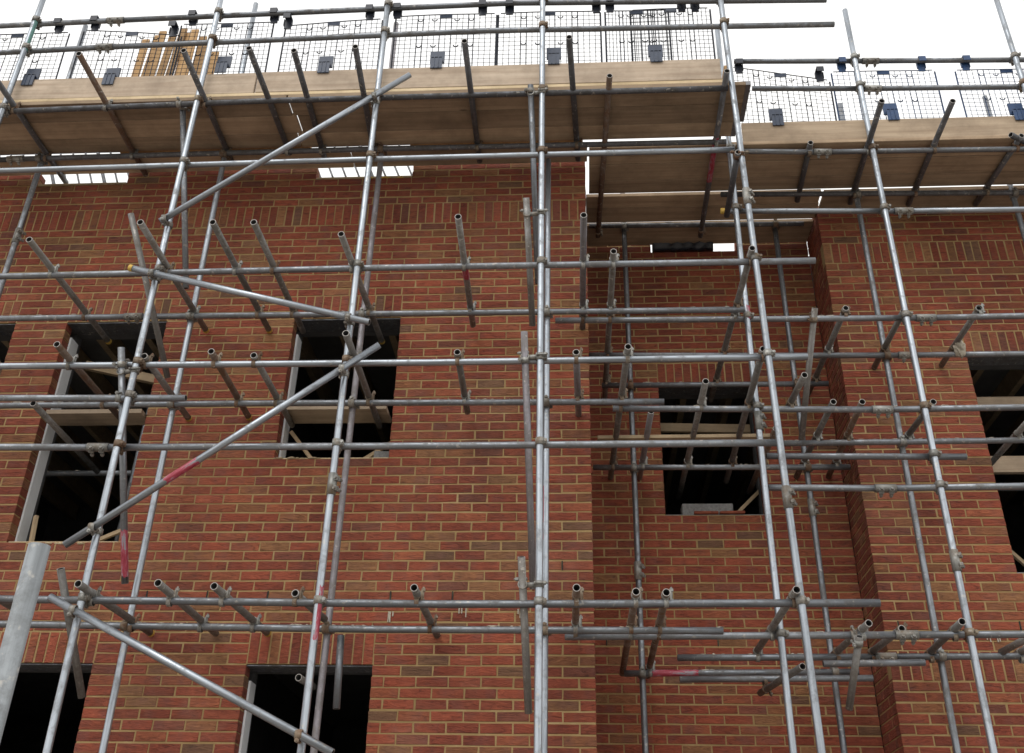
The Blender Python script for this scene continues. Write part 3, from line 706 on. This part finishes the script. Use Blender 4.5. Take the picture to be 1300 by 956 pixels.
# ---------------------------------------------------------------- the tube scaffold
scf = empty('tube_scaffold', (-.5, 6.6, 0), 'galvanised steel tube and fitting scaffold clamped together in front of the red brick building', 'scaffold')
made = []
LABEL = {'taped': 'tube with a strip of red tape', 'capped': 'tube with a yellow end cap'}
for kind, mk, a, b, o in TUBES:
    a, b = Vector(a), Vector(b); u = (b - a).normalized()
    pts = [a] + [Vector(q) for q in o.get('mid', ())] + [b]
    rr = random.random()
    if mk == 'trans' and kind == 'transom' and rr < .15: mk = 'rusty'
    elif mk == 'trans' and kind == 'transom' and rr < .24: mk = 'violet'
    elif mk == 'dark' and kind == 'transom' and rr < .12: mk = 'rusty'
    t = tube(kind, pts, M[mk], scf, bend=random.uniform(0, .006) if (b - a).length > 2.5 and len(pts) == 2 else 0)
    for p, q in zip(pts, pts[1:]): made.append((kind, p, q, (q - p).normalized(), t))
    if o.get('tape'):
        f0, f1 = o['tape']; collar('red_tape', t, a + (b - a) * f0, a + (b - a) * f1, M['red']); t['label'] = LABEL['taped']
    if o.get('red'): collar('red_tape', t, a + (b - a) * .35, a + (b - a) * .62, M['red'])
    if o.get('cap0'): end_cap(t, a, -u); t['label'] = LABEL['capped']
    if o.get('cap1'): end_cap(t, b, u); t['label'] = LABEL['capped']
    if o.get('endsleeve'): sleeve(t, b, u)
    for s in o.get('sleeve', ()): sleeve(t, a + u * s, u, Vector((1, -.5, 0)) if kind == 'standard' else None)
    if o.get('crust'):
        for p, q in zip(pts, pts[1:]): crust(t, p, q, o['crust'])
def stape(i, z0, z1):
    k, a, b, u, t = made[i]; p = lambda z: a + u * ((z - a.z) / u.z)
    collar('red_tape', t, p(z0), p(z1), M['red']); t['label'] = LABEL['taped']
def paint(i, z0, z1, m):
    k, a, b, u, t = made[i]; p = lambda z: a + u * ((z - a.z) / u.z)
    collar('paint_band', t, p(z0), p(z1), m)
paint(0, 8.25, 8.62, M['green'])
stape(2, 3.13, 3.47); stape(10, 4.02, 4.42); stape(11, 5.85, 5.97)
def closest(a, u, La, b, v, Lb):
    w0 = a - b; B = u.dot(v); D = u.dot(w0); E_ = v.dot(w0); den = 1 - B * B
    if den < .02: return None
    s = (B * E_ - D) / den; t = (E_ - B * D) / den
    if not (.0 <= s <= La and .0 <= t <= Lb): return None
    return s, t, a + u * s, b + v * t
nc = 0
for i in range(len(made)):
    for j_ in range(i + 1, len(made)):
        k1, a1, b1, u1, t1 = made[i]; k2, a2, b2, u2, t2 = made[j_]
        r = closest(a1, u1, (b1 - a1).length, a2, u2, (b2 - a2).length)
        if not r: continue
        s, tt, p, q = r; dd = (p - q).length
        ks = {k1, k2}
        lim = .085 if not (ks & {'cross_brace', 'facade_brace'}) else .13
        if t1 == t2 or not (.02 < dd < lim): continue
        if p.z < 2.2 or p.z > 9.4 or p.x < -6 or p.x > 5.5: continue
        if ks == {'transom', 'standard'} or ks == {'transom'}: continue
        if 'transom' in ks and ks & {'cross_brace', 'facade_brace', 'guard_rail'}: continue
        if 'transom' in ks:
            # the transom's child: band round the transom, hook round the ledger
            if k1 == 'transom': add_coupler('putlog', t1, p, u1, q, u2, random.choice(['clamp', 'clamp', 'clampz']))
            else: add_coupler('putlog', t2, q, u2, p, u1, random.choice(['clamp', 'clamp', 'clampz']))
        else:
            kd = 'swivel' if ks & {'cross_brace', 'facade_brace'} else 'double'
            mk = random.choice(['clamp', 'clampz', 'clampz'])
            add_coupler(kd, t2, p, u1, q, u2, mk, dd)
        nc += 1
print('couplers', nc, 'tubes', len(made))

# ---------------------------------------------------------------- decks: loose boards on the transoms
def board(x0, x1, y0, y1, z, label, group, m='deck', name='scaffold_board', th=.038, endband=False):
    o = boxobj(name, (x0, y0, z), (x1, y1, z + th), M[m], None, .003, .0012)
    tag(o, label, 'scaffold board', group)
    if endband:
        bm = bmesh.new(); x = x1 - .0388; box(bm, (x, y0 - .0012, z - .0012), (x + .04, y1 + .0012, z + th + .0012))
        mesh_obj('end_band', bm, M['band'], o)
    return o
ZD = 7.668
seq = ['outermost', 'second', 'third', 'innermost']
for k, (y0, y1) in enumerate(((6.345, 6.562), (6.567, 6.785), (6.790, 6.970), (7.050, 7.262))):
    dx = (0, .03, -.02, .4)[k]
    for s, (x0, x1) in enumerate(((-6.3, -2.41), (-2.395, 1.45))):
        if s == 0: x1 += dx; 
        if s == 1: x0 += dx
        if k == 3 and s == 1: x1 = .118
        if k == 2 and s == 1: x1 = 1.40
        board(x0, x1, y0, y1, ZD + random.uniform(0, .003), '%s board of the %s run of the upper left deck, seen from below' % (seq[k], ('left', 'right')[s]), 'scaffold boards of the upper left deck', endband=(s == 1 and k < 3))
ZE = 7.638
rec = [(7.05, 7.27), (7.275, 7.495), (7.50, 7.655), (7.735, 7.905), (7.91, 8.14), (8.186, 8.525)]
for k, (y0, y1) in enumerate(rec):
    if k < 3: continue
    board((.135 if k < 3 else .106) + random.uniform(0, .004), 2.283 if k < 4 else 2.294, y0, y1, ZE + random.uniform(0, .003), '%s board tucked above the shaded recess behind the pale gap' % ('', '', '', 'first narrow', 'second', 'last')[k], 'scaffold boards over the recess')
for k, (y0, y1) in enumerate(((7.05, 7.27), (7.275, 7.495), (7.50, 7.688), (7.742, 8.022))):
    for s, (x0, x1) in enumerate(((2.31 if k == 3 else .135, 4.62), (4.635, 6.6))):
        board(x0, x1, y0, y1, ZE + random.uniform(0, .003), ('%s board of the right hand deck above the wing wall' % seq[k]) if not s else '%s board at the far right end of the right hand deck' % seq[k], 'scaffold boards of the right hand deck')
# toe boards on edge, with the brick guards hooked over them
def toe(x0, x1, y, z, label, m='toe'):
    o = boxobj('toe_board', (x0, y - .019, z), (x1, y + .019, z + .232), M[m], None, .003, .0012)
    return tag(o, label, 'toe board', 'toe boards along the deck edges')
toe(-6.4, -2.705, 6.375, 7.748, 'pale toe board on edge at the left end of the upper deck')
toe(-2.69, 1.225, 6.375, 7.752, 'long pale toe board on edge along the middle of the upper deck')
toe(1.50, 6.6, 7.135, 7.722, 'browner toe board on edge along the lower right hand deck', 'toe2')
o = boxobj('toe_board', (1.262, 6.40, 7.72), (1.300, 6.98, 7.95), M['orange'], None, .003); tag(o, 'short orange toe board closing the right end of the upper deck', 'toe board', 'toe boards along the deck edges')
# packing strips that the toe boards stand on
tag(boxobj('packing_strip', (-6.4, 6.352, 7.712), (1.25, 6.40, 7.744), M['ply'], None, .002), 'thin pale timber strip under the long upper toe board', 'timber strip')
tag(boxobj('packing_strip', (1.55, 7.112, 7.682), (6.6, 7.16, 7.718), M['deck'], None, .002), 'thin brown timber strip under the right hand toe board', 'timber strip')

# brick guards: plastic mesh panels hung from the top rail
def guard(tl, tr, hooks, col, label):
    tl, tr = Vector(tl), Vector(tr); m = M['blue'] if col == 'blue' else M['navy']
    zb = 7.78 if tl.y < 7 else 7.74
    yb = tl.y + .02
    X = (tr - tl); W = X.length; X = X / W
    g = empty('brick_guard', Vector(((tl.x + tr.x) / 2, tl.y, zb)), label, 'mesh guard', 'plastic mesh guards hung along the top rails')
    bm = bmesh.new()
    Hh = ((tl.z + tr.z) / 2 - zb)
    wob = random.uniform(0, 9)
    def pt(s, t):   # s across 0..1, t down 0..1
        p = tl + X * (W * s); z = p.z + (zb - p.z) * t
        return Vector((p.x + (tr.x - tl.x) * 0, tl.y + (yb - tl.y) * t + .008 * noise.noise(Vector((s * 2 + wob, t * 2, 0))), z - .006 * math.sin(s * 3.1416 * 1.0) * (1 - t) * math.sin(wob)))
    def wire(p, q, r):
        cyl(bm, p, q, r, 4, 0, False)
    nv = 18; nh = max(6, int(round(Hh / .048)))
    for i in range(nv + 1):
        s = i / nv; edge = i in (0, nv); thick = edge or i in (4, 5, 8, 10, 13, 14)
        pts = [pt(s, k / 4) for k in range(5)]
        if edge: pts[0].z -= .02
        for k in range(4): wire(pts[k], pts[k + 1], .008 if edge else (.0045 if thick else .0026))
    for j_ in range(nh + 1):
        t = j_ / nh
        pts = [pt(s / 6, t) for s in range(7)]
        if j_ == 0: pts[0] += X * .02; pts[-1] -= X * .02
        for k in range(6): wire(pts[k], pts[k + 1], .0065 if j_ == 0 else .0026)
    # moulded C-shaped lugs
    for s in (.25, .39, .61, .75):
        for t in (.07, .42):
            c = pt(s, t)
            for q in range(6):
                a0, a1 = math.pi * (1 + q / 6), math.pi * (1 + (q + 1) / 6)
                wire(c + Vector((.021 * math.cos(a0), -.004, .021 * math.sin(a0))), c + Vector((.021 * math.cos(a1), -.004, .021 * math.sin(a1))), .0055)
    mesh_obj('mesh_panel', bm, m, g)
    # hooks over the rail
    for h in hooks:
        hx, hy, hz = h
        bm = bmesh.new(); zt = hz + .036; wd = .031
        box(bm, (hx - wd, hy + .003, hz - .085), (hx + wd, hy + .013, zt)); box(bm, (hx - wd, hy - .056, zt - .004), (hx + wd, hy + .013, zt + .006))
        box(bm, (hx - wd, hy - .062, hz - .02), (hx + wd, hy - .056, zt)); box(bm, (hx - wd * 1.25, hy - .006, hz - .05), (hx - wd * 1.02, hy + .016, hz + .02)); box(bm, (hx + wd * 1.02, hy - .006, hz - .05), (hx + wd * 1.25, hy + .016, hz + .02))
        c = Vector((hx, hy, hz)); bmesh.ops.translate(bm, verts=bm.verts[:], vec=-c)
        mesh_obj('hook', bm, m, g, Matrix.Translation(c))
    # top centre clip and the tongue that drops over the toe board
    c = pt(.5, .02)
    mm = M['blue'] if col == 'blue' else M['tongue']
    boxobj('centre_clip', c + Vector((-.055, -.012, -.035)), c + Vector((.055, -.004, .012)), mm, g, .002)
    return g, mm, (yb if tl.y < 7 else yb)
NM = ['mesh guard panel at the far left edge, sagging from the top rail', 'mesh guard panel second from the left, in front of the orange planks', 'mesh guard panel third from the left, by the left front pole', 'mesh guard panel fourth from the left, left of the pole at the top centre left',
      'mesh guard panel with the red ended tube below it, fifth from the left', 'mesh guard panel crossed by the centre pole', 'narrow mesh guard panel right of the centre pole', 'mesh guard panel at the right end of the upper deck',
      'loose tilted mesh guard panel at the left end of the right hand deck', 'blue mesh guard panel in the middle of the right hand deck', 'blue mesh guard panel at the far right of the right hand deck']
gs = [guard(*g_, n_) for g_, n_ in zip(GUARDS, NM)]
for tx, ty, tz in TONGUES:
    best = min(gs, key=lambda g_: abs(g_[0].matrix_basis.translation.x - tx) + (10 if (g_[0].matrix_basis.translation.y > 7) != (ty > 7) else 0))
    g_, mm, yb = best; yy = 6.345 if ty < 7 else 7.105
    bm = bmesh.new(); top = tz + .14; bot = tz - .085
    box(bm, (tx - .062, yy + .03, tz + .01), (tx + .062, yy + .045, top)); box(bm, (tx - .050, yy - .006, bot), (tx + .050, yy + .004, tz + .045)); box(bm, (tx - .045, yy - .006, tz + .030), (tx + .045, yy + .045, tz + .040))
    for sx in (-.018, .018): box(bm, (tx + sx - .003, yy - .011, bot + .005), (tx + sx + .003, yy - .005, tz + .04))
    c = Vector((tx, yy, tz)); bmesh.ops.translate(bm, verts=bm.verts[:], vec=-c)
    mesh_obj('tongue', bm, mm, g_, Matrix.Translation(c))

# ---------------------------------------------------------------- orange planks stood on the upper deck
ORD = ['leftmost', 'second from the left', 'third from the left', 'fourth from the left', 'fifth from the left', 'fifth from the right', 'fourth from the right', 'third from the right', 'second from the right', 'rightmost']
xs = [-4.17, -4.095, -4.02, -3.945, -3.84, -3.765, -3.69, -3.615, -3.54, -3.465]
tops = [9.02, 9.10, 9.13, 9.10, 9.16, 9.12, 9.14, 9.06, 8.96, 8.84]
for i, (x, zt) in enumerate(zip(xs, tops)):
    o = boxobj('pine_plank', (x - .036, 7.0 + (i % 2) * .024, 7.72), (x + .036, 7.02 + (i % 2) * .024, zt + .15), M['orange'], None, .002)
    o.rotation_euler = (math.radians(-3), math.radians(random.uniform(-1.5, 1.5)), 0)
    tag(o, 'orange pine plank stood upright behind the mesh guard, %s in the bundle' % ORD[i], 'plank', 'orange planks stood on the upper deck')
# timbers lying along the slot in the upper deck
tag(boxobj('timber_batten', (-4.12, 6.955, 7.709), (-2.36, 7.06, 7.735), M['orange'], None, .002), 'reddish batten along the deck slot between the two bright notches', 'batten')
tag(boxobj('timber_batten', (-1.46, 6.955, 7.709), (.08, 7.06, 7.735), M['orange'], None, .002), 'reddish batten along the deck slot right of the middle bright notch', 'batten')

# ---------------------------------------------------------------- things in the window openings
def thing(o, label, cat, group=None): return tag(o, label, cat, group)
thing(boxobj('scaffold_board', (-4.27, 7.235, 5.172), (-3.48, 7.46, 5.21), M['toe2'], None, .003), 'short pale board lying across the tall left window opening', 'scaffold board')
thing(boxobj('scaffold_board', (-2.30, 7.215, 5.178), (-1.50, 7.47, 5.216), M['toe2'], None, .003), 'short pale board lying across the middle window opening', 'scaffold board')
thing(boxobj('scaffold_board', (-5.60, 7.235, 5.66), (-4.82, 7.46, 5.70), M['toe2'], None, .003), 'short pale board across the window opening at the left edge', 'scaffold board')
thing(stick('timber_batten', (-4.25, 7.62, 5.83), (-3.52, 7.62, 5.66), .05, .075, M['stud']), 'pale batten sloping across the top of the tall left window opening', 'batten')
thing(stick('timber_batten', (-3.86, 7.48, 4.13), (-3.50, 7.52, 4.32), .03, .03, M['stud']), 'thin stick leaning in the bottom right corner of the tall left window', 'batten')
thing(stick('timber_batten', (-4.20, 7.41, 4.12), (-4.23, 7.43, 4.38), .03, .03, M['stud']), 'short stick stood by the white left side of the tall left window', 'batten')
thing(stick('timber_batten', (-2.32, 7.50, 5.12), (-2.08, 7.46, 4.82), .03, .03, M['stud']), 'thin stick sloping down to the left of the middle window sill', 'batten')
thing(stick('timber_batten', (-1.74, 7.46, 4.82), (-1.44, 7.50, 5.05), .03, .03, M['stud']), 'thin stick rising to the right of the middle window sill', 'batten')
thing(stick('timber_batten', (.70, 8.90, 5.80), (1.80, 8.90, 5.77), .04, .085, M['stud']), 'horizontal pale timber across the recess window opening', 'batten')
thing(stick('timber_batten', (.16, 7.72, 5.145), (1.55, 7.72, 5.15), .05, .03, M['stud']), 'long thin timber resting level in front of the recess window', 'batten')
thing(stick('timber_batten', (1.33, 8.72, 4.82), (1.62, 8.80, 5.12), .03, .03, M['stud']), 'thin stick leaning at the right of the recess window sill', 'batten')
thing(stick('timber_batten', (3.42, 8.42, 5.79), (4.25, 8.42, 5.79), .05, .09, M['toe2']), 'upper horizontal timber across the right edge window opening', 'batten')
thing(stick('timber_batten', (3.42, 8.42, 5.19), (4.25, 8.42, 5.19), .05, .15, M['toe2']), 'lower horizontal timber across the right edge window opening', 'batten')
thing(stick('timber_batten', (3.42, 8.20, 4.36), (3.62, 8.22, 4.15), .03, .03, M['stud']), 'thin stick at the bottom of the right edge window opening', 'batten')
def lone_tube(a, b, label):
    o = tube('steel_tube', (a, b), M['dull'], None, 18); return thing(o, label, 'steel tube')
t_ = lone_tube((-4.75, 7.95, 4.96), (-3.3, 7.95, 4.96), 'level steel tube inside the tall left window opening'); crust(t_, Vector((-4.7, 7.95, 4.96)), Vector((-3.35, 7.95, 4.96)), 1.4)
lone_tube((-3.76, 7.88, 3.93), (-3.70, 7.88, 6.4), 'upright steel tube inside the tall left window opening')
lone_tube((3.35, 8.55, 5.03), (4.6, 8.55, 5.03), 'level steel tube inside the right edge window opening')
thing(boxobj('concrete_block', (.90, 8.605, 4.812), (1.34, 8.74, 4.925), M['block'], None, .004, .003), 'grey concrete block lying on the recess window sill', 'block')
thing(boxobj('concrete_block', (-1.60, 7.40, 4.812), (-1.48, 7.50, 4.90), M['block'], None, .004, .006), 'broken grey block corner on the middle window sill', 'block')
for x0, x1, lb in ((.995, 1.205, 'left of two loose bricks laid on the recess window sill'), (1.217, 1.43, 'right of two loose bricks laid on the recess window sill')):
    thing(boxobj('loose_brick', (x0, 8.545, 4.810), (x1, 8.60, 4.835), M['brick'], None, .004, .003), lb, 'brick')
# black sheeting bunched in the notch at the top of the recess wall
bm = bmesh.new()
gx = 22
rows = []
for j_ in range(7):
    rows.append([bm.verts.new((.77 + .60 * i / gx, 8.52 + .03 * noise.noise(Vector((i * .5, j_, 2))) - .01 * j_, 7.565 + .025 * j_ + .008 * noise.noise(Vector((i * .7, j_ * .8, 5))))) for i in range(gx + 1)])
back = [[bm.verts.new(v.co + Vector((0, .09, 0))) for v in r] for r in rows]
for S in (rows, back):
    for j_ in range(6):
        for i in range(gx): bm.faces.new((S[j_][i], S[j_][i + 1], S[j_ + 1][i + 1], S[j_ + 1][i]))
edge = [(0, i) for i in range(gx + 1)] + [(j_, gx) for j_ in range(1, 7)] + [(6, i) for i in range(gx - 1, -1, -1)] + [(j_, 0) for j_ in range(5, 0, -1)]
for k in range(len(edge)):
    (a0, a1), (b0, b1) = edge[k], edge[(k + 1) % len(edge)]
    bm.faces.new((rows[a0][a1], rows[b0][b1], back[b0][b1], back[a0][a1]))
thing(mesh_obj('plastic_sheet', bm, M['sheet'], smooth=True), 'black plastic sheeting bunched in the gap at the top of the recess wall', 'plastic sheet')
# torn pale cloth snagged on the clamp by the right edge window
bm = bmesh.new()
cc = Vector((3.17, 7.64, 5.905))
for v in bmesh.ops.create_icosphere(bm, subdivisions=4, radius=.055)['verts']:
    n_ = noise.noise(v.co * 28) * .5 + noise.noise(v.co * 60) * .25
    v.co = v.co * (1 + n_); v.co.z *= 1.45; v.co.x *= .7
thing(mesh_obj('cloth_rag', bm, M['crust'], None, Matrix.Translation(cc), True), 'crumpled pale rag snagged on a tube by the right edge window', 'rag')
# the close galvanised post at the lower left
pp = empty('steel_post', (-1.235, 2.2, 0), 'thick looking galvanised post close to the camera at the lower left', 'post')
tube('pole', ((-1.235, 2.2, .02), (-1.226, 2.2, 2.313)), M['post'], pp, 32)
boxobj('base_plate', (-1.31, 2.125, .006), (-1.16, 2.275, .014), M['dull'], pp, .002)
# steel base plates under the standards
for k, a, b, u, t in made:
    if k == 'standard' and a.z < .01: boxobj('base_plate', (a.x - .075, a.y - .075, .004), (a.x + .075, a.y + .075, .010), M['dull'], scf)
